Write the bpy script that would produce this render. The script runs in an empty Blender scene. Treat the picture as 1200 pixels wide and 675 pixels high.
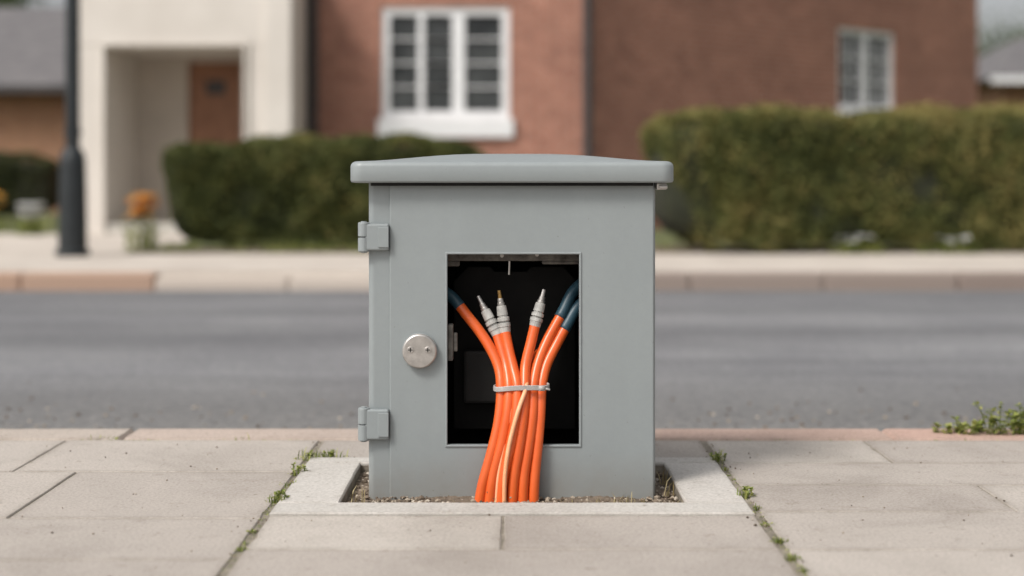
import bpy, math, random
import numpy as np
from mathutils import Vector, Matrix
random.seed(7); rng=np.random.default_rng(7)
sc=bpy.context.scene
sc.view_settings.view_transform='Standard'; sc.view_settings.look='None'; sc.view_settings.exposure=0

# ------------------------------------------------------------------ materials
def newmat(name):
    m=bpy.data.materials.new(name); m.use_nodes=True
    nt=m.node_tree; b=nt.nodes['Principled BSDF']; return m,nt,b
def N(nt,t,**k):
    n=nt.nodes.new(t)
    for a,v in k.items(): setattr(n,a,v)
    return n
def noise(nt,vec,scale,detail=5,rough=.6,dist=0):
    n=N(nt,'ShaderNodeTexNoise'); n.inputs['Scale'].default_value=scale; n.inputs['Detail'].default_value=detail
    n.inputs['Roughness'].default_value=rough; n.inputs['Distortion'].default_value=dist
    nt.links.new(vec,n.inputs['Vector']); return n.outputs['Fac']
def ramp(nt,fac,stops):
    r=N(nt,'ShaderNodeValToRGB'); e=r.color_ramp.elements
    e[0].position=stops[0][0]; e[0].color=(*stops[0][1],1); e[1].position=stops[-1][0]; e[1].color=(*stops[-1][1],1)
    for p,c in stops[1:-1]:
        x=e.new(p); x.color=(*c,1)
    nt.links.new(fac,r.inputs['Fac']); return r.outputs['Color']
def mix(nt,a,b,fac,mode='MIX'):
    n=N(nt,'ShaderNodeMix'); n.data_type='RGBA'; n.blend_type=mode
    for s,v in ((n.inputs[0],fac),(n.inputs[6],a),(n.inputs[7],b)):
        if isinstance(v,(int,float)): s.default_value=v
        elif isinstance(v,tuple): s.default_value=(*v,1)
        else: nt.links.new(v,s)
    return n.outputs[2]
def mul(nt,a,b):
    n=N(nt,'ShaderNodeMath',operation='MULTIPLY')
    for s,v in ((n.inputs[0],a),(n.inputs[1],b)):
        if isinstance(v,(int,float)): s.default_value=v
        else: nt.links.new(v,s)
    return n.outputs[0]
def bump(nt,b,h,strength,dist):
    n=N(nt,'ShaderNodeBump'); n.inputs['Strength'].default_value=strength; n.inputs['Distance'].default_value=dist
    nt.links.new(h,n.inputs['Height']); nt.links.new(n.outputs['Normal'],b.inputs['Normal'])
def coord(nt,scale=(1,1,1)):
    t=N(nt,'ShaderNodeTexCoord'); m=N(nt,'ShaderNodeMapping'); m.inputs['Scale'].default_value=scale
    nt.links.new(t.outputs['Object'],m.inputs['Vector']); return m.outputs['Vector']
def simple(name,c1,c2,scale=8,rough=.6,bs=0,bscale=60,bd=.002,metal=0,spec=None,detail=5):
    m,nt,b=newmat(name); v=coord(nt)
    f=noise(nt,v,scale,detail)
    col=ramp(nt,f,[(.3,c1),(.7,c2)])
    nt.links.new(col,b.inputs['Base Color']); b.inputs['Roughness'].default_value=rough; b.inputs['Metallic'].default_value=metal
    if spec is not None: b.inputs['Specular IOR Level'].default_value=spec
    if bs: bump(nt,b,noise(nt,v,bscale,4),bs,bd)
    return m
def tonemat(name,stops,rough=.7,trans=0.0,spec=.2):
    m,nt,b=newmat(name)
    a=N(nt,'ShaderNodeAttribute'); a.attribute_name='tone'
    col=ramp(nt,a.outputs['Fac'],stops); nt.links.new(col,b.inputs['Base Color'])
    b.inputs['Roughness'].default_value=rough; b.inputs['Specular IOR Level'].default_value=spec
    if trans:
        t=N(nt,'ShaderNodeBsdfTranslucent'); nt.links.new(col,t.inputs['Color'])
        ms=N(nt,'ShaderNodeMixShader'); ms.inputs[0].default_value=trans
        nt.links.new(b.outputs[0],ms.inputs[1]); nt.links.new(t.outputs[0],ms.inputs[2])
        nt.links.new(ms.outputs[0],nt.nodes['Material Output'].inputs['Surface'])
    return m
def brickmat(name,c1,c2,mo):
    m,nt,b=newmat(name)
    t=N(nt,'ShaderNodeTexCoord'); s=N(nt,'ShaderNodeSeparateXYZ'); c=N(nt,'ShaderNodeCombineXYZ')
    ad=N(nt,'ShaderNodeMath',operation='ADD')
    nt.links.new(t.outputs['Object'],s.inputs[0]); nt.links.new(s.outputs['X'],ad.inputs[0]); nt.links.new(s.outputs['Y'],ad.inputs[1])
    nt.links.new(ad.outputs[0],c.inputs['X']); nt.links.new(s.outputs['Z'],c.inputs['Y'])
    br=N(nt,'ShaderNodeTexBrick'); br.inputs['Scale'].default_value=1; br.inputs['Brick Width'].default_value=.225
    br.inputs['Row Height'].default_value=.075; br.inputs['Mortar Size'].default_value=.008; br.inputs['Mortar Smooth'].default_value=.2
    br.inputs['Color1'].default_value=(*c1,1); br.inputs['Color2'].default_value=(*c2,1); br.inputs['Mortar'].default_value=(*mo,1)
    nt.links.new(c.outputs[0],br.inputs['Vector'])
    f=noise(nt,c.outputs[0],1.1,6); col=mix(nt,br.outputs['Color'],ramp(nt,f,[(.3,(.80,.80,.80)),(.7,(1.13,1.12,1.1))]),.8,'MULTIPLY')
    f2=noise(nt,c.outputs[0],6,3); col=mix(nt,col,ramp(nt,f2,[(.35,(.78,.78,.78)),(.65,(1.15,1.15,1.15))]),.7,'MULTIPLY')
    nt.links.new(col,b.inputs['Base Color']); b.inputs['Roughness'].default_value=.9
    inv=N(nt,'ShaderNodeMath',operation='SUBTRACT'); inv.inputs[0].default_value=1; nt.links.new(br.outputs['Fac'],inv.inputs[1])
    bump(nt,b,inv.outputs[0],.5,.008); return m

# ------------------------------------------------------------------ mesh builder
class MB:
    def __init__(s): s.v=[]; s.f=[]; s.t=[]; s.e=None
    def box(s,x0,x1,y0,y1,z0,z1,tone=.5):
        n=len(s.v); s.v+=[(x0,y0,z0),(x1,y0,z0),(x1,y1,z0),(x0,y1,z0),(x0,y0,z1),(x1,y0,z1),(x1,y1,z1),(x0,y1,z1)]
        s.f+=[tuple(n+i for i in q) for q in ((0,3,2,1),(4,5,6,7),(0,1,5,4),(1,2,6,5),(2,3,7,6),(3,0,4,7))]; s.t+=[tone]*6; return s
    def face(s,pts,tone=.5):
        n=len(s.v); s.v+=[tuple(p) for p in pts]; s.f.append(tuple(range(n,n+len(pts)))); s.t.append(tone); return s
    def tube(s,pts,r,seg=16,tone=.5,cap=True):
        pts=[Vector(p) for p in pts]; k=len(pts); rs=r if isinstance(r,(list,tuple)) else [r]*k
        d=(pts[1]-pts[0]).normalized(); u=d.orthogonal().normalized(); n0=len(s.v)
        for i,p in enumerate(pts):
            dn=(pts[min(i+1,k-1)]-pts[max(i-1,0)])
            dn=dn.normalized() if dn.length>1e-9 else d
            u=(u-dn*u.dot(dn)).normalized(); w=dn.cross(u)
            for j in range(seg):
                a=2*math.pi*j/seg; q=p+(u*math.cos(a)+w*math.sin(a))*rs[i]; s.v.append(tuple(q))
        for i in range(k-1):
            for j in range(seg):
                a=n0+i*seg+j; b=n0+i*seg+(j+1)%seg
                s.f.append((a,b,b+seg,a+seg)); s.t.append(tone)
        if cap:
            s.f.append(tuple(n0+j for j in range(seg))[::-1]); s.f.append(tuple(n0+(k-1)*seg+j for j in range(seg))); s.t+=[tone,tone]
        return s
    def worn(s,x0,x1,y0,y1,z0,z1,tone,rim=.028,ch=.0020,jit=.0009,step=.035):
        """slab with slightly chipped arrises and a rim ring that carries the 'edge' dirt attribute"""
        if s.e is None: s.e=[]
        P=[]
        nx=max(2,int((x1-x0)/step)); ny=max(2,int((y1-y0)/step))
        P+=[(x0+(x1-x0)*i/nx,y0) for i in range(nx)]; P+=[(x1,y0+(y1-y0)*i/ny) for i in range(ny)]
        P+=[(x1-(x1-x0)*i/nx,y1) for i in range(nx)]; P+=[(x0,y1-(y1-y0)*i/ny) for i in range(ny)]
        n=len(P); n0=len(s.v)
        def ins(p,d): return (min(max(p[0],x0+d),x1-d),min(max(p[1],y0+d),y1-d))
        J=[abs(random.gauss(0,jit))+(random.uniform(.001,.004) if random.random()<.035 else 0) for _ in P]
        for p in P: s.v.append((p[0],p[1],z0)); s.e.append(1)
        for p,j in zip(P,J): q=ins(p,j*.6); s.v.append((q[0],q[1],z1-ch-j*.4)); s.e.append(1)
        for p,j in zip(P,J): q=ins(p,ch*.9+j); s.v.append((q[0],q[1],z1)); s.e.append(1)
        for p in P: q=ins(p,rim); s.v.append((q[0],q[1],z1)); s.e.append(0)
        for r in range(3):
            for i in range(n):
                a=n0+r*n+i; c=n0+r*n+(i+1)%n; s.f.append((a,c,c+n,a+n)); s.t.append(tone)
        s.f.append(tuple(n0+3*n+i for i in range(n))); s.t.append(tone)
    def obj(s,name,mat,parent=None,bevel=0,smooth=False,loc=None,rotz=0,seg=2):
        me=bpy.data.meshes.new(name); me.from_pydata(s.v,[],s.f)
        a=me.attributes.new('tone','FLOAT','FACE'); a.data.foreach_set('value',np.array(s.t,dtype=np.float32))
        if s.e is not None:
            a=me.attributes.new('edge','FLOAT','POINT'); a.data.foreach_set('value',np.array(s.e,dtype=np.float32))
        me.update()
        if smooth: me.polygons.foreach_set('use_smooth',[True]*len(me.polygons))
        o=bpy.data.objects.new(name,me); sc.collection.objects.link(o)
        if mat: me.materials.append(mat)
        if loc: o.location=loc
        o.rotation_euler[2]=rotz
        if parent: o.parent=parent
        if bevel:
            b=o.modifiers.new('b','BEVEL'); b.width=bevel; b.segments=seg; b.limit_method='ANGLE'; b.angle_limit=math.radians(40)
        return o
def empty(name,loc=(0,0,0),rotz=0,parent=None):
    e=bpy.data.objects.new(name,None); sc.collection.objects.link(e); e.location=loc; e.rotation_euler[2]=rotz
    if parent: e.parent=parent
    return e
def catmull(pts,n=8):
    P=[Vector(p) for p in pts]; P=[2*P[0]-P[1]]+P+[2*P[-1]-P[-2]]; out=[]
    for i in range(1,len(P)-2):
        for j in range(n):
            t=j/n; a,b,c,d=P[i-1:i+3]
            out.append(.5*((2*b)+(c-a)*t+(2*a-5*b+4*c-d)*t*t+(3*b-a-3*c+d)*t**3))
    out.append(P[-2]); return out
def leafmesh(name,pts,size,mat,tones,parent=None,aspect=.55):
    n=len(pts); d=rng.normal(size=(n,3)); d/=np.linalg.norm(d,axis=1)[:,None]
    e=rng.normal(size=(n,3)); e-=d*(e*d).sum(1)[:,None]; e/=np.linalg.norm(e,axis=1)[:,None]
    sz=(size*rng.uniform(.6,1.3,n))[:,None]
    v=np.stack([pts-d*sz*.5,pts+e*sz*aspect*.5,pts+d*sz*.5,pts-e*sz*aspect*.5],1).reshape(-1,3)
    me=bpy.data.meshes.new(name); me.vertices.add(n*4); me.vertices.foreach_set('co',v.astype(np.float32).ravel())
    me.loops.add(n*4); me.loops.foreach_set('vertex_index',np.arange(n*4,dtype=np.int32))
    me.polygons.add(n); me.polygons.foreach_set('loop_start',np.arange(0,n*4,4,dtype=np.int32)); me.polygons.foreach_set('loop_total',np.full(n,4,dtype=np.int32))
    me.update(); me.validate()
    a=me.attributes.new('tone','FLOAT','FACE'); a.data.foreach_set('value',np.asarray(tones,dtype=np.float32))
    me.materials.append(mat); o=bpy.data.objects.new(name,me); sc.collection.objects.link(o)
    if parent: o.parent=parent
    return o

# ------------------------------------------------------------------ mats
def wornstone(name,stops,edgecol,big_lo=.76,edge_amt=.6):
    m,nt,b=newmat(name); v=coord(nt)
    a=N(nt,'ShaderNodeAttribute'); a.attribute_name='tone'
    col=ramp(nt,a.outputs['Fac'],stops)
    big=ramp(nt,noise(nt,v,2.3,7,.68,.5),[(.3,(big_lo,big_lo-.01,big_lo-.02)),(.5,(.98,.98,.98)),(.75,(1.12,1.12,1.12))])
    col=mix(nt,col,big,.85,'MULTIPLY')
    fine=ramp(nt,noise(nt,v,170,3,.7),[(.3,(.72,.71,.70)),(.6,(1.09,1.09,1.09))]); col=mix(nt,col,fine,.8,'MULTIPLY')
    sp=ramp(nt,noise(nt,v,20,6,.78),[(.57,(1,1,1)),(.70,(.72,.69,.65))]); col=mix(nt,col,sp,.75,'MULTIPLY')
    dk=ramp(nt,noise(nt,v,80,2,.5),[(.68,(1,1,1)),(.74,(.5,.47,.43))]); col=mix(nt,col,dk,.65,'MULTIPLY')
    vo=N(nt,'ShaderNodeTexVoronoi'); vo.inputs['Scale'].default_value=7; nt.links.new(v,vo.inputs['Vector'])
    g=ramp(nt,vo.outputs['Distance'],[(.05,(.74,.72,.70)),(.085,(1,1,1))]); col=mix(nt,col,g,mul(nt,noise(nt,v,3,2),.8),'MULTIPLY')
    ed=N(nt,'ShaderNodeAttribute'); ed.attribute_name='edge'
    pw=N(nt,'ShaderNodeMath',operation='POWER'); nt.links.new(ed.outputs['Fac'],pw.inputs[0]); pw.inputs[1].default_value=2.4
    k=mul(nt,pw.outputs[0],ramp(nt,noise(nt,v,11,6,.7),[(.35,(.1,.1,.1)),(.65,(1,1,1))]))
    col=mix(nt,col,edgecol,mul(nt,k,edge_amt))
    nt.links.new(col,b.inputs['Base Color']); b.inputs['Roughness'].default_value=.86; b.inputs['Specular IOR Level'].default_value=.3
    h=mix(nt,noise(nt,v,160,4,.7),noise(nt,v,14,5),.4); bump(nt,b,h,.55,.003); return m
M_pave=wornstone('paving_stone',[(0,(.40,.358,.322)),(.35,(.43,.387,.348)),(.7,(.465,.42,.378)),(1,(.50,.458,.412))],(.23,.20,.165))
M_conc=wornstone('pale_concrete',[(0,(.50,.475,.44)),(1,(.54,.51,.475))],(.30,.27,.235),.84,.5)
M_kerb=wornstone('kerb_stone',[(0,(.46,.40,.35)),(.45,(.49,.39,.335)),(1,(.50,.315,.255))],(.27,.22,.18),.8,.5)
def asphaltmat():
    m,nt,b=newmat('asphalt'); v=coord(nt); vs=coord(nt,(.08,1.0,1))
    col=ramp(nt,noise(nt,vs,1.25,5,.6,.3),[(.3,(.125,.126,.133)),(.5,(.163,.163,.170)),(.68,(.235,.235,.243))])
    s=ramp(nt,noise(nt,v,70,4,.85),[(.3,(.45,.45,.45)),(.5,(1,1,1)),(.72,(1.9,1.85,1.8))])
    col=mix(nt,col,s,.8,'MULTIPLY')
    s2=ramp(nt,noise(nt,v,1.1,6,.7),[(.35,(.84,.84,.85)),(.65,(1.12,1.12,1.10))]); col=mix(nt,col,s2,.85,'MULTIPLY')
    sx=N(nt,'ShaderNodeSeparateXYZ'); nt.links.new(v,sx.inputs[0])
    mr=N(nt,'ShaderNodeMapRange'); mr.inputs['From Min'].default_value=4.1; mr.inputs['From Max'].default_value=5.4; mr.inputs['To Min'].default_value=.65; mr.inputs['To Max'].default_value=0
    nt.links.new(sx.outputs['Y'],mr.inputs['Value'])
    col=mix(nt,col,ramp(nt,noise(nt,v,26,6,.85),[(.38,(.10,.097,.095)),(.66,(.33,.315,.29))]),mr.outputs[0])
    nt.links.new(col,b.inputs['Base Color']); b.inputs['Roughness'].default_value=.8
    bump(nt,b,noise(nt,v,90,3,.7),.7,.007); return m
M_asph=asphaltmat()
M_farwalk=simple('far_concrete',(.44,.385,.335),(.60,.54,.475),1.6,.9,.2,60,.003,detail=7)
M_step=simple('step_concrete',(.42,.40,.36),(.5,.48,.44),5,.9)
M_kerbfar=tonemat('far_kerb_stone',[(0,(.40,.27,.20)),(.5,(.50,.44,.385)),(1,(.235,.185,.16))],.9)
M_soil=simple('soil',(.105,.078,.056),(.22,.17,.125),30,.95,.8,120,.006,detail=8)
M_joint=simple('joint_sand',(.14,.12,.092),(.33,.29,.235),26,.95,.6,200,.003,detail=8)
M_lawn=simple('lawn',(.07,.085,.03),(.15,.165,.065),3,.95,.6,40,.03,detail=9)
M_ground=simple('earth',(.10,.10,.06),(.16,.15,.09),.6,.95)
M_stone=tonemat('gravel_stones',[(0,(.085,.065,.048)),(.55,(.20,.155,.115)),(.85,(.33,.28,.22)),(1,(.50,.44,.37))],.88)
def paint():
    m,nt,b=newmat('grey_cabinet_paint'); v=coord(nt)
    col=ramp(nt,noise(nt,v,2.0,5,.6),[(.3,(.245,.270,.275)),(.7,(.272,.297,.301))])
    col=mix(nt,col,ramp(nt,noise(nt,v,60,3,.8),[(.3,(.955,.955,.955)),(.7,(1.03,1.03,1.03))]),.6,'MULTIPLY')
    s=N(nt,'ShaderNodeSeparateXYZ'); nt.links.new(v,s.inputs[0]); mr=N(nt,'ShaderNodeMapRange')
    mr.inputs['From Min'].default_value=-.02; mr.inputs['From Max'].default_value=.075; mr.inputs['To Min'].default_value=.75; mr.inputs['To Max'].default_value=0
    nt.links.new(s.outputs['Z'],mr.inputs['Value'])
    col=mix(nt,col,(.22,.185,.145),mul(nt,mr.outputs[0],noise(nt,v,18,6,.7)))
    vs=coord(nt,(24,24,.8)); col=mix(nt,col,ramp(nt,noise(nt,vs,1,3,.5),[(.35,(.97,.97,.968)),(.7,(1.015,1.015,1.015))]),.6,'MULTIPLY')
    sc1=ramp(nt,noise(nt,coord(nt,(9,9,60)),1.2,6,.8,1.2),[(.70,(0,0,0)),(.76,(1,1,1))]); col=mix(nt,col,(.36,.375,.37),mul(nt,sc1,.28))
    sp=ramp(nt,noise(nt,v,130,2,.5),[(.73,(0,0,0)),(.77,(1,1,1))]); col=mix(nt,col,(.14,.13,.115),mul(nt,sp,.35))
    nt.links.new(col,b.inputs['Base Color'])
    rg=ramp(nt,noise(nt,v,7,5,.7),[(.3,(.34,.34,.34)),(.7,(.48,.48,.48))]); nt.links.new(rg,b.inputs['Roughness']); b.inputs['Specular IOR Level'].default_value=.5
    h=mix(nt,noise(nt,v,420,2,.5),noise(nt,v,5,2,.4),.5); bump(nt,b,h,.14,.0012); return m
M_paint=paint()
M_black=simple('black_liner',(.004,.004,.004),(.008,.0075,.007),12,.8,spec=.15)
M_darkgrey=simple('dark_grey_plastic',(.010,.010,.010),(.018,.017,.016),12,.7,spec=.2)
M_rust=simple('weathered_inner_steel',(.05,.045,.04),(.19,.175,.155),45,.8,.4,80,.002,detail=8)
M_orange=simple('orange_cable_jacket',(.66,.100,.018),(.78,.138,.030),10,.30,.06,90,.001,detail=7)
M_peach=simple('peach_cord',(.82,.36,.17),(.90,.47,.27),20,.5)
M_sleeve=simple('blue_black_sleeve',(.014,.042,.062),(.032,.078,.105),20,.42)
M_tie=simple('grey_cable_tie',(.34,.32,.305),(.44,.42,.40),20,.45)
M_plug=simple('grey_plug_plastic',(.27,.265,.25),(.52,.51,.48),55,.5,detail=5)
M_steel=simple('brushed_steel',(.42,.395,.37),(.60,.57,.54),60,.36,.1,200,.0005,metal=.8)
M_brass=simple('brass_tip',(.30,.17,.06),(.45,.28,.10),60,.35,metal=.9)
M_brick=brickmat('red_brick',(.395,.172,.117),(.30,.117,.079),(.40,.29,.235))
M_brick2=brickmat('neighbour_brick',(.34,.17,.09),(.28,.13,.07),(.32,.25,.19))
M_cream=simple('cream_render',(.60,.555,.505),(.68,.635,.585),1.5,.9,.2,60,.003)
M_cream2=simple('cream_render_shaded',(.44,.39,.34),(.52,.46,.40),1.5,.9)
M_white=simple('white_window_paint',(.74,.74,.75),(.82,.82,.83),5,.5)
M_door=simple('brown_wood_door',(.20,.085,.04),(.29,.13,.065),6,.5)
M_pipe=simple('dark_downpipe',(.035,.031,.032),(.055,.05,.05),6,.5)
M_post=simple('black_post_paint',(.008,.012,.014),(.018,.022,.025),6,.45)
M_roof=simple('grey_roof_tiles',(.10,.095,.10),(.17,.16,.16),3,.85)
M_glass,nt_,b_=newmat('window_glass')
c_=ramp(nt_,noise(nt_,coord(nt_),1.6,2),[(.35,(.015,.017,.018)),(.7,(.075,.08,.08))]); nt_.links.new(c_,b_.inputs['Base Color']); b_.inputs['Roughness'].default_value=.06
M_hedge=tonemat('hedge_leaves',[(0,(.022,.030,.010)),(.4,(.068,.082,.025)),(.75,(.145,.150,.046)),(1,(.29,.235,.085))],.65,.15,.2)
M_hedgecore=simple('hedge_core',(.012,.014,.006),(.025,.028,.012),8,.95)
M_tree=tonemat('tree_leaves',[(0,(.03,.045,.015)),(.6,(.07,.10,.035)),(1,(.13,.16,.06))],.6,.25,.2)
M_bark=simple('bark',(.08,.06,.045),(.16,.13,.10),12,.95,.6,30,.01)
M_weed=tonemat('weed_leaves',[(0,(.09,.13,.025)),(.5,(.22,.27,.06)),(1,(.46,.46,.15))],.55,.3,.3)
M_dry=tonemat('dry_grass',[(0,(.22,.17,.08)),(1,(.45,.38,.22))],.8,.2,.2)
M_of=simple('orange_petals',(.80,.36,.04),(.88,.52,.12),20,.7)
M_wf=simple('white_petals',(.65,.65,.62),(.8,.8,.78),20,.7)

# ------------------------------------------------------------------ ground, road, pavement
MB().face([(-400,-400,-.16),(400,-400,-.16),(400,400,-.16),(-400,400,-.16)]).obj('ground',M_ground)
MB().face([(-60,3.3,-.12),(60,3.3,-.12),(60,9.8,-.12),(-60,9.8,-.12)]).obj('road',M_asph)
PX0,PX1,PY0,PY1=-.323,.325,2.660,3.04
FX,FY0,FY1=.440,2.577,3.10
b=MB(); z=-.0026
b.box(-8,PX0,-2,3.33,-.15,z); b.box(PX1,8,-2,3.33,-.15,z); b.box(PX0,PX1,-2,PY0,-.15,z); b.box(PX0,PX1,PY1,3.33,-.15,z)
pav=empty('pavement')
b.obj('joint_sand',M_joint,pav)
b=MB()
def slab(x0,x1,y0,y1,gap=.0016):
    dz=random.uniform(-.0006,.0008)
    b.worn(x0+gap,x1-gap,y0+gap,y1-gap,-.05,dz,random.uniform(0,1))
def rowfill(y0,y1,xs): 
    for a,c in zip(xs[:-1],xs[1:]): slab(a,c,y0,y1)
L={(2.96,3.325):[-.449,-1.04,-1.62,-2.3],(2.55,2.96):[-.449,-.905,-1.5,-2.1,-2.7],(2.27,2.55):[-.449,-1.12,-1.75,-2.4],(1.9,2.27):[-.449,-.95,-1.55,-2.2]}
for (y0,y1),xs in L.items():
    while xs[-1]>-7: xs.append(xs[-1]-random.uniform(.5,.75))
    rowfill(y0,y1,xs[::-1])
R={(3.055,3.325):[.452,.82,1.35,2.0],(2.83,3.055):[.452,1.22,1.9],(2.60,2.83):[.452,.925,1.5],(2.33,2.60):[.452,1.08,1.7],(1.95,2.33):[.452,.86,1.45]}
for (y0,y1),xs in R.items():
    while xs[-1]<7: xs.append(xs[-1]+random.uniform(.5,.75))
    rowfill(y0,y1,xs)
rowfill(2.335,2.574,[-.44,-.016,.44]); rowfill(1.95,2.335,[-.44,.44]); rowfill(3.103,3.325,[-.44,.10,.44])
for (x0,x1,ys) in ((-7,-.449,1.9),(-.44,.44,1.95),(.452,7,1.95)):
    y=ys
    while y>-1.9:
        y2=y-.36; xs=[x0]
        while xs[-1]<x1-.9: xs.append(xs[-1]+random.uniform(.45,.7))
        xs.append(x1); rowfill(y2,y,xs); y=y2
b.obj('slabs',M_pave,pav)
b=MB()
for (x0,x1,y0,y1) in ((-FX,FX,FY0,PY0),(-FX,FX,PY1,FY1),(-FX,PX0,PY0+.0006,PY1-.0006),(PX1,FX,PY0+.0006,PY1-.0006)):
    b.worn(x0,x1,y0,y1,-.12,.004,random.random(),rim=.014,ch=.0026)
b.obj('pit_surround',M_conc,pav)
b=MB(); x=-8.2
while x<8:
    w=.91; b.worn(x+.002,x+w-.002,3.332,3.478,-.15,.002,min(1,max(0,.55+(x*.35)+random.uniform(-.15,.15))),rim=.03,ch=.008,jit=.002); x+=w
b.obj('kerb',M_kerb)
b=MB(); x=-30.3
while x<30: 
    xm=x+.45; t=.0 if xm<-2.7 else (.5 if xm<-1.0 else .95)
    b.box(x+.0004,x+.8996,9.55,9.70,-.15,.0 if t!=.5 else -.03,t+random.uniform(-.04,.04)); x+=.9
b.obj('kerb',M_kerbfar,None,bevel=.025)
b=MB(); x=-30
while x<30: b.box(x+.001,x+1.199,9.704,12.15,-.15,.001,.5); x+=1.2
b.obj('far_pavement',M_farwalk,None)
MB().box(-400,400,12.152,400,-.15,-.006).obj('lawn',M_lawn)
MB().box(-6.1,-3.35,12.154,16.9,-.1,.004).obj('driveway',M_farwalk)
MB().box(-.15,1.05,12.154,18.0,-.1,.004).obj('path',M_farwalk)
MB().box(-3.3,-.2,12.16,13.0,-.1,.01).obj('soil_bed',M_soil)
MB().box(1.1,8,12.16,13.6,-.1,.01).obj('soil_bed',M_soil)

# ------------------------------------------------------------------ pit soil + stones
nx,ny=90,50; v=[];f=[]
for j in range(ny):
    for i in range(nx):
        X=PX0+(PX1-PX0)*i/(nx-1); Y=PY0+(PY1-PY0)*j/(ny-1)
        zz=-.018+.004*math.sin(X*23+1)*math.sin(Y*31)+random.uniform(-.002,.002)
        v.append((X,Y,zz))
for j in range(ny-1):
    for i in range(nx-1): a=j*nx+i; f.append((a,a+1,a+1+nx,a+nx))
s=MB(); s.v=v; s.f=f; s.t=[.5]*len(f); gr=empty('gravel'); s.obj('soil_surface',M_soil,gr,smooth=True)
def stone(b,x,y,z,r):
    n=len(b.v)
    ph=random.uniform(0,6.28); sx,sy,sz=[random.uniform(.6,1.2) for _ in range(3)]
    vs=[(0,0,1)]+[(math.cos(ph+k*1.2566)*.9,math.sin(ph+k*1.2566)*.9,.35) for k in range(5)]+[(math.cos(ph+.6+k*1.2566)*.9,math.sin(ph+.6+k*1.2566)*.9,-.4) for k in range(5)]+[(0,0,-1)]
    for p in vs:
        k=random.uniform(.8,1.15); b.v.append((x+p[0]*r*sx*k,y+p[1]*r*sy*k,z+p[2]*r*sz*.75*k))
    t=random.random()
    for k in range(5):
        a=1+k; c=1+(k+1)%5; d=6+k; e=6+(k+1)%5
        b.f+=[(n,n+a,n+c),(n+a,n+d,n+c),(n+c,n+d,n+e),(n+11,n+e,n+d)]; b.t+=[t]*4
b=MB()
for _ in range(2600):
    X=random.uniform(PX0+.004,PX1-.004); Y=random.uniform(PY0+.004,PY1-.004)
    if abs(X)<.285 and 2.795<Y<3.0: continue
    stone(b,X,Y,-.0165,random.choice([.0018,.0025,.003,.003,.004,.005,.0075]))
b.obj('stones',M_stone,gr)
b=MB()
for _ in range(900):
    Y=3.49+abs(random.gauss(0,.45)); stone(b,random.uniform(-3,3),Y+.3,-.118,random.choice([.003,.004,.006,.008]))
b.obj('gravel',M_stone)
b=MB()
for _ in range(260): stone(b,random.uniform(-1.4,1.4),random.uniform(2.1,3.45),.002,random.choice([.0010,.0014,.0018,.0025]))
for _ in range(120): stone(b,random.choice([-.446,.448])+random.gauss(0,.012),random.uniform(2.0,3.3),.0015,random.choice([.0012,.0018,.003]))
b.obj('grit',M_stone)

# ------------------------------------------------------------------ weeds
def blades(b,x,y,z,n,h,spread,w=.0022):
    for _ in range(n):
        a=random.uniform(0,6.28); r=random.uniform(0,spread); px=x+math.cos(a)*r; py=y+math.sin(a)*r*.5
        hh=h*random.uniform(.4,1.1); l=random.uniform(.1,.9)*hh; a2=random.uniform(0,6.28); dx,dy=math.cos(a2)*l,math.sin(a2)*l
        wx,wy=-math.sin(a2)*w,math.cos(a2)*w; t=random.random()
        m=(px+dx*.35,py+dy*.35,z+hh*.65)
        b.face([(px-wx,py-wy,z),(px+wx,py+wy,z),(m[0]+wx*.8,m[1]+wy*.8,m[2]),(m[0]-wx*.8,m[1]-wy*.8,m[2])],t)
        b.face([(m[0]-wx*.8,m[1]-wy*.8,m[2]),(m[0]+wx*.8,m[1]+wy*.8,m[2]),(px+dx,py+dy,z+hh*.95)],t)
def leaves_at(b,x,y,z,n,h,spread,s):
    for _ in range(n):
        a=random.uniform(0,6.28); r=spread*math.sqrt(random.random()); c=Vector((x+math.cos(a)*r,y+math.sin(a)*r*.6,z+random.uniform(0,h)*(1-.5*r/spread)))
        d=Vector((math.cos(a),math.sin(a),random.uniform(0,.8))).normalized(); e=d.cross(Vector((random.gauss(0,.4),random.gauss(0,.4),1))).normalized()
        k=s*random.uniform(.5,1.2); t=random.random()
        b.face([c-d*k*.5,c+e*k*.3+d*k*.05,c+d*k*.6,c-e*k*.3+d*k*.05],t)
def sprig(b,x,y,z,h,s):
    a=random.uniform(0,6.28); l=h*random.uniform(.1,.9); tip=Vector((x+math.cos(a)*l,y+math.sin(a)*l*.6,z+h)); base=Vector((x,y,z)); mid=(base+tip)/2+Vector((0,0,h*.15))
    S=catmull([base,mid,tip],4); b.tube(S,[.0014,.0013,.0012,.0012,.0011,.001,.001,.0008,.0006][:len(S)],5,.35)
    for i,p in enumerate(S[1:]):
        for q in range(3):
            aa=random.uniform(0,6.28); d=Vector((math.cos(aa),math.sin(aa),random.uniform(-.1,.7))).normalized(); e=d.cross(Vector((random.gauss(0,.3),random.gauss(0,.3),1))).normalized(); k=s*random.uniform(.6,1.2); t=random.uniform(.3,1)
            b.face([p,p+d*k*.4+e*k*.32,p+d*k*.8+e*k*.22,p+d*k,p+d*k*.8-e*k*.22,p+d*k*.4-e*k*.32],t)
b=MB()
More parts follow.
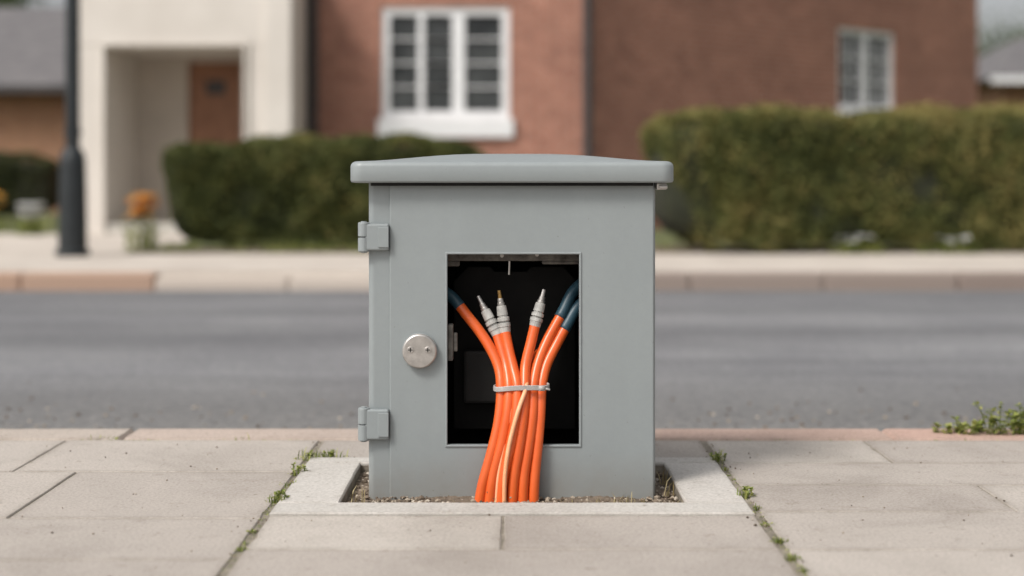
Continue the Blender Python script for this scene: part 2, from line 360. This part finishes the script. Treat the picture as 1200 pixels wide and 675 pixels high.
for (x,y,n,h,sp) in [(-.445,3.09,14,.03,.03),(-.40,3.106,18,.024,.045),(-.446,2.93,10,.014,.015),(-.446,2.83,8,.016,.02),(-.446,2.76,8,.015,.012),(-.446,2.68,18,.024,.02),
    (-.446,2.45,6,.010,.012),(-.446,2.33,8,.012,.014),(.447,3.08,12,.03,.014),(.447,2.98,6,.014,.01),(.447,2.72,18,.022,.02),(.449,2.62,8,.014,.014),
    (.449,2.5,10,.012,.014),(.449,2.38,12,.016,.016),(.449,2.27,14,.016,.016),(.449,2.2,8,.012,.012)]:
    blades(b,x,y,-.003,int(n*1.6),h,sp,.0012); leaves_at(b,x,y,-.001,n*2,h*.6,sp,.0058)
for (x,y) in ((-.42,3.10),(-.39,3.105),(-.445,2.70),(-.446,2.95),(.447,2.74),(.447,3.07)):
    for _ in range(3): sprig(b,x+random.gauss(0,.012),y+random.gauss(0,.004),0,random.uniform(.010,.02),.0075)
for _ in range(170):
    x=random.choice([-.446,.449]); leaves_at(b,x+random.uniform(-.003,.003),random.uniform(2.0,3.1),-.002,4,.004,.006,.004)
for _ in range(40): leaves_at(b,random.uniform(-1.3,1.3),3.329,-.002,4,.004,.01,.005)
b.obj('weeds',M_weed)
b=MB()
for (x,n,h,sp) in [(1.05,4,.02,.04),(1.11,6,.035,.04),(1.16,9,.072,.035),(1.21,9,.07,.04),(1.29,6,.05,.05),(1.38,4,.035,.05)]:
    for _ in range(n): sprig(b,x+random.gauss(0,sp*.6),3.40+random.gauss(0,.018),0,h*random.uniform(.35,1.1),.0145)
    blades(b,x,3.40,0,n,h*.9,sp,.0013)
b.obj('weeds',M_weed)
b=MB()
for x in (-.62,-.98,-1.35): blades(b,x,3.33,-.003,5,.02,.03,.0013); 
leaves_at(b,-.94,3.33,0,14,.014,.02,.009)
b.obj('weeds',M_weed)
b=MB()
for (x,y,h) in [(-.30,2.74,.03),(-.285,2.9,.02),(.20,2.715,.02),(.215,2.72,.03),(.11,2.71,.02),(.30,2.8,.035),(.305,2.9,.04),(-.12,2.71,.014),(.25,2.72,.02),(.31,2.70,.02),(-.02,2.71,.015),(.16,2.70,.022)]:
    blades(b,x,y,-.018,8,h*1.2,.018,.0012)
b.obj('dry_grass',M_dry)

# ------------------------------------------------------------------ cabinet
cab=empty('utility_cabinet',(0,2.80,0))
def c(o): o.parent=cab; return o
HW=.283; ZB=-.040; ZT=.604; DEP=.20
def rrect(hw,y0,y1,r,n=6):
    P=[]
    for cx,cy,a0 in ((hw-r,y1-r,0),(-hw+r,y1-r,90),(-hw+r,y0+r,180),(hw-r,y0+r,270)):
        for i in range(n+1):
            a=math.radians(a0+90*i/n); P.append((cx+r*math.cos(a),cy+r*math.sin(a)))
    return P
def shell():
    b=MB()
    OX0,OX1,OZ0,OZ1=-.134,.139,.080,.468
    xs=[-.271,OX0,OX1,.271]; zs=[ZB,OZ0,OZ1,ZT]
    for i in range(3):
        for j in range(3):
            if i==1 and j==1: continue
            b.face([(xs[i],0,zs[j]),(xs[i+1],0,zs[j]),(xs[i+1],0,zs[j+1]),(xs[i],0,zs[j+1])])
    P=rrect(HW,0,DEP,.012)
    n=len(P)
    for i in range(n):
        p,q=P[i],P[(i+1)%n]
        if abs(p[1])<1e-6 and abs(q[1])<1e-6: continue
        b.face([(p[0],p[1],ZB),(q[0],q[1],ZB),(q[0],q[1],ZT),(p[0],p[1],ZT)])
    b.face([(p[0],p[1],ZT) for p in P])
    return b
shell().obj('body_shell',M_paint,cab)
b=MB(); x0,x1,y0,y1,z0,z1=-.262,.262,.004,.19,.0,.585
b.face([(x0,y1,z0),(x1,y1,z0),(x1,y1,z1),(x0,y1,z1)][::-1]); b.face([(x0,y0,z0),(x0,y1,z0),(x0,y1,z1),(x0,y0,z1)][::-1])
b.face([(x1,y0,z0),(x1,y1,z0),(x1,y1,z1),(x1,y0,z1)]); b.face([(x0,y0,z1),(x1,y0,z1),(x1,y1,z1),(x0,y1,z1)]); b.face([(x0,y0,z0),(x1,y0,z0),(x1,y1,z0),(x0,y1,z0)])
b.obj('inner_liner',M_black,cab)
def framed(x0,x1,z0,z1,ox0,ox1,oz0,oz1,y0,y1):
    b=MB(); A=[(x0,z0),(x1,z0),(x1,z1),(x0,z1)]; B=[(ox0,oz0),(ox1,oz0),(ox1,oz1),(ox0,oz1)]
    b.v=[(p[0],y0,p[1]) for p in A]+[(p[0],y0,p[1]) for p in B]+[(p[0],y1,p[1]) for p in A]+[(p[0],y1,p[1]) for p in B]
    for i in range(4):
        j=(i+1)%4
        b.f+=[(i,j,4+j,4+i),(8+j,8+i,12+i,12+j),(j,i,8+i,8+j),(4+i,4+j,12+j,12+i)]; b.t+=[.5]*4
    return b
framed(-.2405,.2790,-.036,.6005,-.128,.133,.086,.462,-.006,-.0006).obj('door',M_paint,cab,bevel=.0026,seg=3)
framed(-.1315,.1365,.0825,.4655,-.1270,.1320,.0870,.4610,-.0085,.004).obj('opening_rim',M_paint,cab,bevel=.0014)
framed(-.150,.155,.064,.484,-.1335,.1385,.0805,.4675,.0015,.022).obj('inner_flange',M_darkgrey,cab)
b=MB(); b.box(-.133,.138,.045,.07,.445,.475); b.box(-.133,-.105,.05,.07,.434,.445); b.box(.06,.138,.05,.07,.438,.445); b.obj('inner_header',M_rust,cab,bevel=.003)
b=MB(); P=[(-.118,.10),(.128,.10),(.128,.405),(.105,.43),(.04,.43),(.03,.42),(-.035,.42),(-.045,.43),(-.09,.43),(-.118,.40)]
b.face([(p[0],.10,p[1]) for p in P]); b.obj('mounting_plate',M_black,cab)
MB().box(-.098,-.015,.075,.10,.155,.262).obj('terminal_box',M_darkgrey,cab,bevel=.006)
b=MB(); b.box(-.1265,-.1165,.006,.03,.25,.322); b.box(-.1165,-.108,.012,.02,.268,.305); b.obj('latch_keeper',M_rust,cab,bevel=.002)
b=MB(); b.tube([(-.005,.040,.445),(-.006,.040,.418)],.002,8); b.tube([(-.02,.046,.456),(-.02,.040,.456)],.004,8); b.tube([(.05,.046,.458),(.05,.040,.458)],.004,8); b.obj('header_screws',M_steel,cab)
b=MB(); LW=.317; Y0,Y1=-.034,.232
prof=[(.010,.6015),(.002,.6025),(.0,.606),(.0,.6335),(.0012,.6375),(.0042,.6410),(.0085,.6430),(.013,.6437)]
rings=[]
for ins,z in prof: rings.append([(p[0],p[1],z) for p in rrect(LW-ins,Y0+ins,Y1-ins,max(.026-ins,.006),7)])
def densify(r,m=14):
    out=[]; n=len(r)
    for i in range(n):
        p,q=r[i],r[(i+1)%n]; out.append(p)
        if math.hypot(p[0]-q[0],p[1]-q[1])>.1:
            for k in range(1,m): t=k/m; out.append(tuple(p[a]+(q[a]-p[a])*t for a in range(3)))
    return out
rings=[densify(r) for r in rings]
NR=9; last=densify([(p[0],p[1],.6437) for p in rrect(LW-.013,Y0+.013,Y1-.013,.013,7)])
for k in range(1,NR+1):
    t=k/NR; pr=[]; cy=(Y0+Y1)/2
    for p in last:
        s_=1-t*.94; X=p[0]*s_; Y=cy+(p[1]-cy)*s_; arch=.0165*(1-(abs(X)/LW)**2.9); h=math.sin(min(1,t*1.15)*math.pi/2)
        pr.append((X,Y,.6437+arch*h))
    rings.append(pr)
n=len(rings[0])
for r in rings: b.v+=r
for i in range(len(rings)-1):
    for j in range(n):
        a=i*n+j; q=i*n+(j+1)%n; b.f.append((a,q,q+n,a+n)); b.t.append(.5)
b.f.append(tuple(range(n))[::-1]); b.f.append(tuple((len(rings)-1)*n+j for j in range(n))); b.t+=[.5,.5]
b.obj('lid',M_paint,cab,smooth=True)
MB().box(-.276,.276,-.020,.195,.5955,.6012).obj('lid_gasket',M_darkgrey,cab)
b=MB(); b.box(.284,.303,-.012,.03,.588,.6012); b.tube([(.288,-.016,.5935),(.304,-.016,.5935)],.0045,12); b.obj('lid_hinge_lug',M_steel,cab,bevel=.0015)
for k,(z0,z1) in enumerate(((.466,.524),(.095,.160))):
    h=empty('hinge_%d'%(k+1)); c(h)
    b=MB(); zc=(z0+z1)/2
    b.box(-.288,-.2415,-.0155,-.0005,z0+.003,z1-.003); 
    b.obj('leaf',M_paint,h,bevel=.0035,seg=3)
    b=MB(); b.tube([(-.291,-.006,z0),(-.291,-.006,z0+.0015),(-.291,-.006,zc-.0012)],[.0095,.0115,.0115],20); b.tube([(-.291,-.006,zc+.0012),(-.291,-.006,z1-.0015),(-.291,-.006,z1)],[.0115,.0115,.0095],20); b.tube([(-.291,-.006,z0-.002),(-.291,-.006,z1+.002)],.006,14)
    b.obj('knuckle',M_paint,h,bevel=.0008)
    b=MB(); b.box(-.2625,-.2415,-.0185,-.016,z0+.009,z1-.009); b.obj('leaf_pad',M_paint,h,bevel=.001)
lk=empty('lock'); c(lk)
lx,lz=-.181,.272
b=MB(); b.tube([(lx,-.0061,lz),(lx,-.010,lz)],.0350,48); b.obj('backplate',M_paint,lk,bevel=.001)
b=MB(); b.tube([(lx,-.0101,lz),(lx,-.019,lz),(lx,-.0215,lz)],[.0338,.0338,.0312],48); b.obj('disc',M_steel,lk,bevel=.0014,seg=3)
b=MB()
for dx in (-.0175,.0165): b.tube([(lx+dx,-.0216,lz+.003),(lx+dx,-.0232,lz+.003)],.0066,18)
b.obj('screws',M_steel,lk,bevel=.0008)
b=MB()
for dx in (-.0175,.0165): b.box(lx+dx-.0045,lx+dx+.0045,-.0237,-.0233,lz+.0022,lz+.0038); b.box(lx+dx-.0008,lx+dx+.0008,-.0240,-.0238,lz-.0015,lz+.0075)
b.obj('screw_slots',M_black,lk)
# ------------------------------------------------------------------ cables
cb=empty('cable_bundle',(0,2.80,0))
R=.0106
def pt(a): return Vector((a[0]/1000,a[1]/1000,a[2]/1000))
paths={
 'cable_1':[(-150,75,388),(-122,64,372),(-92,52,338),(-55,38,291),(-28,18,242),(-21,-2,198),(-25,-18,140),(-38,-27,82),(-56,-32,18),(-66,-35,-34)],
 'cable_2':[(-30,44,300),(-22,34,275),(-12,18,240),(-6,-8,200),(-9,-24,150),(-21,-31,90),(-37,-34,30),(-46,-37,-34)],
 'cable_3':[(-14,40,306),(-8,30,275),(2,10,235),(10,-12,200),(8,-27,150),(-3,-35,90),(-17,-37,30),(-23,-40,-34)],
 'cable_4':[(46,36,318),(38,28,285),(27,14,240),(25,-8,200),(22,-24,150),(14,-32,90),(4,-35,30),(-1,-38,-34)],
 'cable_5':[(150,85,405),(122,68,380),(102,55,342),(72,40,290),(52,22,245),(42,0,200),(40,-17,150),(32,-26,90),(23,-31,30),(20,-35,-34)],
 'cable_6':[(160,80,375),(131,62,350),(112,52,320),(88,40,278),(68,24,240),(58,6,200),(55,-10,150),(50,-20,90),(44,-26,30),(41,-31,-34)],
 'cable_7':[(60,60,262),(30,38,235),(16,16,200),(14,6,150),(6,-8,100),(10,-14,60),(8,-15,-34)],
}
sl_n={'cable_1':16,'cable_5':22,'cable_6':23}
for nme,P in paths.items():
    S=catmull([pt(p) for p in P],10)
    MB().tube(S,R,20).obj(nme,M_orange,cb,smooth=True)
    if nme in sl_n:
        q=S[:sl_n[nme]+1]; MB().tube(q+[q[-1]+(q[-1]-q[-2])*.2],[.0118]*len(q)+[.0108],20).obj(nme+'_sleeve',M_sleeve,cb,smooth=True)
S=catmull([pt(p) for p in [(30,-2,214),(26,-24,196),(14,-37,165),(2,-44,125),(-8,-47,80),(-14,-49,30),(-15,-51,-34)]],10)
MB().tube(S,.0042,12).obj('thin_cord',M_peach,cb,smooth=True)
S=catmull([pt(p) for p in [(-2,10,214),(-2,-16,190),(-4,-30,150),(-16,-37,90),(-27,-41,30),(-32,-44,-34)]],10)
MB().tube(S,.0030,12).obj('thin_cord_2',M_peach,cb,smooth=True)
T=[]
for i in range(49):
    a=2*math.pi*i/48; ca,sa=math.cos(a),math.sin(a)
    T.append((.0185+math.copysign(abs(ca)**.75,ca)*.0535,-.004+math.copysign(abs(sa)**.8,sa)*.0215,.200+.002*ca+.0012*math.sin(a*3)))
b=MB()
for dz in (-.0032,-.001,.001,.0032): b.tube([(p[0],p[1],p[2]+dz) for p in T],.0019,8,cap=False)
b.box(.052,.064,-.027,-.018,.1955,.2050); b.tube([(.062,-.022,.200),(.074,-.026,.198)],.0020,8)
b.obj('cable_tie',M_tie,cb,smooth=True)
def plug(nm,base,tip,tipmat):
    e=empty(nm); e.parent=cb
    a=pt(base); d=(pt(tip)-a); Lg=d.length; d.normalize()
    def seg(t0,t1,r0,r1): return [a+d*Lg*t0,a+d*Lg*t1],[r0,r1]
    b=MB()
    for t0,t1,r0,r1 in ((-.04,.10,.0112,.0118),(.101,.20,.0128,.0128),(.201,.24,.0100,.0100),(.241,.34,.0126,.0122),(.341,.38,.0095,.0095),(.381,.62,.0110,.0096)):
        p,r=seg(t0,t1,r0,r1); b.tube(p,r,20)
    b.obj('plug_body',M_plug,e,bevel=.0007)
    b=MB(); p,r=seg(.62,.70,.0075,.0075); b.tube(p,r,18); p,r=seg(.70,.80,.0060,.0058); b.tube(p,r,16); b.obj('ferrule',M_steel,e,bevel=.0006)
    b=MB(); p,r=seg(.80,1.0,.0044,.0036); b.tube(p,r,12); b.obj('pin',tipmat,e)
plug('plug_1',(-30,44,300),(-68,56,374),M_steel)
plug('plug_2',(-14,40,306),(-26,46,386),M_brass)
plug('plug_3',(46,36,318),(64,44,388),M_steel)

# ------------------------------------------------------------------ hedges
def hedge(name,cx,cy,rot,lx,ly,h,n,brown=0,base=.50,leaf=.042):
    e=empty(name,(cx,cy,0),rot)
    P=rng.uniform(-1,1,(n,3)); ax=rng.choice(4,n,p=[.5,.25,.17,.08]); 
    P[ax==0,1]=-1; P[ax==1,2]=1; m=ax==2; P[m,0]=np.sign(P[m,0]); P[ax==3,1]=1
    k=(np.abs(P)**7).sum(1)**(-1/7); P=P*np.minimum(k,1.2)[:,None]
    sc_=np.array([lx/2,ly/2,h/2]); Q=P*sc_+np.array([0,0,h/2])
    lump=.03*(np.sin(Q[:,0]*5.3+Q[:,2]*4)+np.sin(Q[:,0]*2.1+1)+.8*np.sin(Q[:,2]*9+Q[:,1]*7+Q[:,0]*3)+.6*np.sin(Q[:,0]*13-Q[:,2]*8))
    taper=1-.10*(1-Q[:,2]/h)
    dr=P/np.linalg.norm(P,axis=1)[:,None]
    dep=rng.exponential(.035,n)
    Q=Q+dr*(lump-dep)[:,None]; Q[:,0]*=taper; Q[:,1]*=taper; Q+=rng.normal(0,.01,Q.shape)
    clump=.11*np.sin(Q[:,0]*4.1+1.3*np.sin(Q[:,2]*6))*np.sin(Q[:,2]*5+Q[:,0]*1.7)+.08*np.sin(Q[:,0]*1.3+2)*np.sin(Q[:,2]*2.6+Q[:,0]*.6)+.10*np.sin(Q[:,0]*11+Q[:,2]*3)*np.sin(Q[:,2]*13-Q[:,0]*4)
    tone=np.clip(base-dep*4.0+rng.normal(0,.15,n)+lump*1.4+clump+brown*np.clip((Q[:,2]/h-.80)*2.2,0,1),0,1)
    Q[:,2]=np.maximum(Q[:,2],.02)
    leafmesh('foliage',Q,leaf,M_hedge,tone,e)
    b=MB(); nu,nv=36,14
    for j in range(nv+1):
        for i in range(nu):
            a=2*math.pi*i/nu; w=-math.pi/2+math.pi*j/nv; p=np.array([math.cos(w)*math.cos(a),math.cos(w)*math.sin(a),math.sin(w)])
            p=p*((np.abs(p)**7).sum()**(-1/7)); b.v.append((p[0]*(lx/2-.10),p[1]*(ly/2-.10),h/2+p[2]*(h/2-.08)))
    for j in range(nv):
        for i in range(nu): a=j*nu+i; q=j*nu+(i+1)%nu; b.f.append((a,q,q+nu,a+nu)); b.t.append(.5)
    b.obj('core',M_hedgecore,e,smooth=True); return e
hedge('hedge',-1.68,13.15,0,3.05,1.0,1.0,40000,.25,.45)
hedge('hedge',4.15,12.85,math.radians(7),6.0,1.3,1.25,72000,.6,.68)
hedge('hedge',-11.45,21.6,0,9.3,1.0,1.08,22000,0,.30,.06)
b=MB()
for _ in range(150):
    x=random.choice([random.uniform(-3.3,-.2),random.uniform(1.1,6.5)]); leaves_at(b,x,random.uniform(12.2,12.5),.0,random.randint(8,30),random.uniform(.05,.16),random.uniform(.05,.13),.035)
for _ in range(160): blades(b,random.uniform(-12,-6.2),random.uniform(12.3,20),0,14,.12,.3,.006)
b.obj('ground_cover',M_weed)
def flowers(name,x,y,h,sp,mat,n,s):
    e=empty(name,(0,0,0)); b=MB(); leaves_at(b,x,y,0,90,h*.8,sp,.07); blades(b,x,y,0,40,h*.9,sp,.006); b.obj('leaves',M_weed,e)
    b=MB()
    for _ in range(n):
        a=random.uniform(0,6.28); r=sp*.8*math.sqrt(random.random()); X=x+math.cos(a)*r;Y=y+math.sin(a)*r; Z=h*random.uniform(.65,1.05)
        for k in range(7):
            q=k*.9; dz=random.uniform(-.3,.5)*s
            b.face([(X,Y,Z),(X+math.cos(q)*s,Y+math.sin(q)*s,Z+dz),(X+math.cos(q+.5)*s*1.3,Y+math.sin(q+.5)*s*1.3,Z+dz*1.2),(X+math.cos(q+1)*s,Y+math.sin(q+1)*s,Z+dz)])
    b.obj('blooms',mat,e)
flowers('orange_flowers',-3.22,12.4,.48,.16,M_of,60,.042)
flowers('white_flowers',2.95,12.15,.16,.25,M_wf,26,.03)
flowers('white_flowers',3.75,12.2,.14,.3,M_wf,18,.03)
flowers('white_flowers',-5.55,16.4,.34,.16,M_wf,90,.05)
flowers('orange_flowers',-6.6,17.8,.45,.3,M_of,40,.05)

# ------------------------------------------------------------------ lamp post
lp=empty('street_lamp',(-3.63,11.75,0))
b=MB(); b.tube([(0,0,0),(0,0,.05),(0,0,.06),(0,0,.55),(0,0,.80),(0,0,.86),(0,0,.90)],[.14,.14,.118,.112,.105,.09,.058],20); b.obj('base',M_post,lp)
b=MB(); b.tube([(0,0,.9),(0,0,2.5),(0,0,4.4)],[.060,.058,.048],18); b.tube([(0,0,1.0),(0,0,1.05)],.072,18); b.obj('shaft',M_post,lp)
b=MB(); b.tube([(0,0,4.4),(0,0,4.5),(0,0,4.52),(0,0,4.9),(0,0,4.92),(0,0,5.1)],[.06,.10,.13,.20,.24,.03],8); b.obj('lantern',M_post,lp)

# ------------------------------------------------------------------ house
def wall(L,H,T,ops):
    xs=sorted({0,L,*[o[0] for o in ops],*[o[1] for o in ops]}); zs=sorted({-.1,H,*[o[2] for o in ops],*[o[3] for o in ops]})
    inop=lambda x,z: any(o[0]<x<o[1] and o[2]<z<o[3] for o in ops)
    b=MB()
    for i in range(len(xs)-1):
        for j in range(len(zs)-1):
            if inop((xs[i]+xs[i+1])/2,(zs[j]+zs[j+1])/2): continue
            q=[(xs[i],0,zs[j]),(xs[i+1],0,zs[j]),(xs[i+1],0,zs[j+1]),(xs[i],0,zs[j+1])]
            b.face(q); b.face([(p[0],T,p[2]) for p in q][::-1])
    for (a,c_,d,e) in ops:
        b.face([(a,0,d),(a,T,d),(c_,T,d),(c_,0,d)]); b.face([(a,0,e),(c_,0,e),(c_,T,e),(a,T,e)])
        b.face([(a,0,d),(a,0,e),(a,T,e),(a,T,d)]); b.face([(c_,0,d),(c_,T,d),(c_,T,e),(c_,0,e)])
    b.face([(0,0,-.1),(0,0,H),(0,T,H),(0,T,-.1)]); b.face([(L,0,-.1),(L,T,-.1),(L,T,H),(L,0,H)]); b.face([(0,0,H),(L,0,H),(L,T,H),(0,T,H)])
    return b
def window(name,parent,x0,x1,z0,z1,heavy,rows,sill,loc=(0,0,0),cas=.08,bar=.020):
    e=empty(name,loc); e.parent=parent
    b=MB(); y0,y1=.03,.12
    b.box(x0,x0+cas,y0,y1,z0,z1); b.box(x1-cas,x1,y0,y1,z0,z1); b.box(x0+cas,x1-cas,y0+.002,y1,z1-cas,z1); b.box(x0+cas,x1-cas,y0+.002,y1,z0,z0+cas)
    edges=[x0+cas]
    for hx,hw in heavy: b.box(hx-hw/2,hx+hw/2,y0+.004,y1,z0+cas,z1-cas); edges+=[hx-hw/2,hx+hw/2]
    edges.append(x1-cas)
    for i in range(0,len(edges),2):
        a,c2=edges[i],edges[i+1]; m=(a+c2)/2
        if c2-a>.3: b.box(m-bar/2,m+bar/2,y0+.03,y1-.01,z0+cas,z1-cas)
        for r in range(1,rows):
            z=z0+cas+(z1-z0-2*cas)*r/rows; b.box(a,c2,y0+.033,y1-.012,z-bar/2,z+bar/2)
    b.obj('frame',M_white,e,bevel=.004)
    b=MB(); b.box(x0-.05,x1+.05,-.07,.03,z0-sill,z0-.002); b.obj('sill',M_white,e,bevel=.01)
    MB().face([(x0+.02,.10,z0+.02),(x1-.02,.10,z0+.02),(x1-.02,.10,z1-.02),(x0+.02,.10,z1-.02)]).obj('glass',M_glass,e)
    return e
house=empty('brick_house')
HH=5.6
fw=empty('front_wall_group',(-2.75,18.0,0)); fw.parent=house
L1=3.70
w1=(1.10,2.72,1.42,2.84)
wall(L1,HH,.25,[w1,(1.10,2.72,3.9,5.1)]).obj('front_wall',M_brick,fw)
window('front_window',fw,*w1,[(1.10+.97,.16),(1.10+.50,.08)],4,.24,cas=.10)
window('upper_window',fw,1.10,2.72,3.9,5.1,[(2.03,.13)],3,.12)
b=MB(); b.tube([(.24,-.08,0),(.24,-.08,HH)],.06,14); b.obj('downpipe',M_pipe,fw)
b=MB(); b.tube([(L1+.0,-.10,0),(L1+.0,-.10,HH)],.06,14); b.obj('corner_downpipe',M_pipe,fw)
sw=empty('side_wall_group',(.95,18.0,0),math.radians(40)); sw.parent=house
w2=(5.15,6.55,1.72,2.95)
wall(8.9,HH,.25,[w2,(5.15,6.55,3.9,5.1),(1.6,3.0,3.9,5.1)]).obj('side_wall',M_brick,sw)
window('side_window',sw,*w2,[(5.85,.10)],3,.10)
window('upper_window',sw,5.15,6.55,3.9,5.1,[(5.85,.10)],3,.10); window('upper_window',sw,1.6,3.0,3.9,5.1,[(2.3,.10)],3,.10)
ex,ey=.95+8.9*math.cos(math.radians(40)),18+8.9*math.sin(math.radians(40))
b=MB(); F=[(-5.2,18.95),(.95,18.1),(ex,ey),(ex-4,ey+6),(-5.2,ey+6)]
for i in range(2,5):
    p=F[i]; q=F[(i+1)%5]; b.face([(p[0],p[1],-.1),(q[0],q[1],-.1),(q[0],q[1],HH),(p[0],p[1],HH)])
b.obj('rear_walls',M_brick,house)
b=MB(); cxy=(sum(p[0] for p in F)/5,sum(p[1] for p in F)/5)
G=[(cxy[0]+(p[0]-cxy[0])*1.07,cxy[1]+(p[1]-cxy[1])*1.07) for p in F]
for i in range(5):
    p,q=G[i],G[(i+1)%5]; b.face([(p[0],p[1],HH-.05),(q[0],q[1],HH-.05),(cxy[0],cxy[1],HH+2.6)])
b.face([(p[0],p[1],HH-.06) for p in G][::-1]); b.obj('roof',M_roof,house)
pc=empty('portico',(0,0,0)); pc.parent=house
b=MB()
b.box(-5.20,-4.84,16.9,18.9,-.1,2.24); b.box(-3.18,-2.60,16.9,17.99,-.1,2.24)
b.box(-5.20,-2.60,16.9,18.9,2.243,3.5)
b.obj('frame',M_cream,pc,bevel=.012)
b=MB(); b.box(-4.88,-4.835,16.86,16.898,0,2.28); b.box(-3.18,-3.135,16.86,16.898,0,2.28); b.box(-4.835,-3.18,16.86,16.898,2.235,2.28); b.box(-5.30,-2.5,16.80,16.897,3.3,3.42)
b.box(-2.93,-2.62,16.85,16.898,0,3.2)
b.obj('trim',M_cream,pc,bevel=.006)
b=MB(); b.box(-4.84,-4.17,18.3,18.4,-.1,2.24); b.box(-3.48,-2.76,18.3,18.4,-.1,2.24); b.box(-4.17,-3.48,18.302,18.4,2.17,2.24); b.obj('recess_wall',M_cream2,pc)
b=MB(); b.box(-4.17,-3.48,18.36,18.42,0,2.17); b.obj('front_door',M_door,pc)
b=MB(); 
for x0,x1,z0,z1 in ((-4.07,-3.86,.2,.95),(-3.79,-3.58,.2,.95),(-4.07,-3.86,1.1,1.5),(-3.79,-3.58,1.1,1.5)): b.box(x0,x1,18.345,18.36,z0,z1)
b.obj('door_panels',M_door,pc,bevel=.006)
MB().box(-3.95,-3.70,18.35,18.358,1.75,1.93).obj('door_light',M_pipe,pc)
wall(2.4,HH,.25,[]).obj('upper_left_wall',M_brick,house,loc=(-5.16,18.95,0))
MB().box(-4.84,-3.18,16.9,18.3,-.1,.12).obj('step',M_step,pc,bevel=.01)

def house2(name,x0,x1,y0,y1,eh,rh,wx,inset=1.8):
    e=empty(name); b=MB(); b.box(x0,x1,y0,y1,-.1,eh); b.obj('walls',M_brick2,e)
    b=MB(); o=.45; ym=(y0+y1)/2
    b.face([(x0-o,y0-o,eh-.08),(x1+o,y0-o,eh-.08),(x1-inset,ym,rh),(x0+inset,ym,rh)]); b.face([(x1+o,y1+o,eh-.08),(x0-o,y1+o,eh-.08),(x0+inset,ym,rh),(x1-inset,ym,rh)])
    b.face([(x1+o,y0-o,eh-.08),(x1+o,y1+o,eh-.08),(x1-inset,ym,rh)]); b.face([(x0-o,y1+o,eh-.08),(x0-o,y0-o,eh-.08),(x0+inset,ym,rh)])
    b.face([(x0-o,y0-o,eh-.09),(x1+o,y0-o,eh-.09),(x1+o,y1+o,eh-.09),(x0-o,y1+o,eh-.09)]); b.obj('roof',M_roof,e)
    b=MB(); b.box(x0-o,x1+o,y0-o-.1,y0-o-.005,eh-.2,eh-.05); b.obj('gutter',M_white if wx else M_pipe,e)
    for k,xx in enumerate(np.linspace(x0+1.2,x1-2.4,3)):
        g=empty('window_%d'%k,(xx,y0-.125,0)); g.parent=e
        window('casement',g,0,1.2,1.0,2.2,[(.6,.06)],1,.08)
    return e
house2('brick_house',-21,-6.4,29,38,2.62,4.75,False,4.0)
house2('brick_house',11.4,22,33,41,3.1,4.4,True)

def tree(x,y,h,r,n):
    e=empty('tree',(x,y,0)); b=MB()
    tr=[(0,0,-.1),(.05,.02,h*.25),(-.05,.05,h*.5),(0,0,h*.8)]; b.tube(catmull(tr,5),[.26-.2*i/15 for i in range(16)],10)
    cl=[]
    for _ in range(16):
        a=random.uniform(0,6.28); z=h*random.uniform(.42,.95); rr=r*math.sin(math.pi*min(.95,(z/h-.3)/.75))*random.uniform(.4,1)
        p=(math.cos(a)*rr,math.sin(a)*rr,z); cl.append(p)
        b.tube(catmull([(0,0,z*.6),(p[0]*.5,p[1]*.5,z*.82),p],4),[.09-.009*i for i in range(9)],6)
    b.obj('trunk',M_bark,e)
    cl=np.array(cl); idx=rng.integers(0,len(cl),n); Q=cl[idx]+rng.normal(0,r*.22,(n,3)); 
    tone=np.clip(.3+(Q[:,2]/h-.5)*.7+rng.normal(0,.2,n)+.2*np.sin(idx*2.3),0,1)
    leafmesh('crown',Q,.16,M_tree,tone,e); return e
tree(-16.6,44,7.2,2.0,14000); tree(-26,50,8.2,3.2,10000); tree(21,60,6.6,3.4,12000); tree(27,58,6,3.2,9000)

# ------------------------------------------------------------------ light, sky, camera
w=bpy.data.worlds.new('World'); sc.world=w; w.use_nodes=True; nt=w.node_tree
bg=nt.nodes['Background']; sky=nt.nodes.new('ShaderNodeTexSky'); sky.sky_type='NISHITA'; sky.sun_disc=False
EL=math.radians(48); d=Vector((-.56,-.54,0)).normalized(); sd=Vector((d.x*math.cos(EL),d.y*math.cos(EL),math.sin(EL)))
sky.sun_elevation=EL; sky.sun_rotation=math.atan2(sd.x,sd.y)%(2*math.pi); sky.air_density=1.0; sky.dust_density=5.0; sky.ozone_density=1.0
hs=nt.nodes.new('ShaderNodeHueSaturation'); hs.inputs['Saturation'].default_value=.16; hs.inputs['Value'].default_value=1.0
nt.links.new(sky.outputs[0],hs.inputs['Color']); nt.links.new(hs.outputs[0],bg.inputs['Color']); bg.inputs['Strength'].default_value=.15
sl=bpy.data.lights.new('sun','SUN'); sl.energy=2.15; sl.angle=math.radians(14); sl.color=(1,.945,.88)
so=bpy.data.objects.new('sun',sl); sc.collection.objects.link(so); so.rotation_euler=sd.to_track_quat('Z','Y').to_euler()
cam=bpy.data.cameras.new('camera'); co=bpy.data.objects.new('camera',cam); sc.collection.objects.link(co); sc.camera=co
co.location=(0,0,.6); co.rotation_euler=(math.radians(90),0,0); cam.lens=50; cam.sensor_width=36; cam.shift_y=-.102
cam.clip_start=.05; cam.clip_end=1200
cam.dof.use_dof=True; cam.dof.focus_distance=2.79; cam.dof.aperture_fstop=1.6; cam.dof.aperture_blades=0
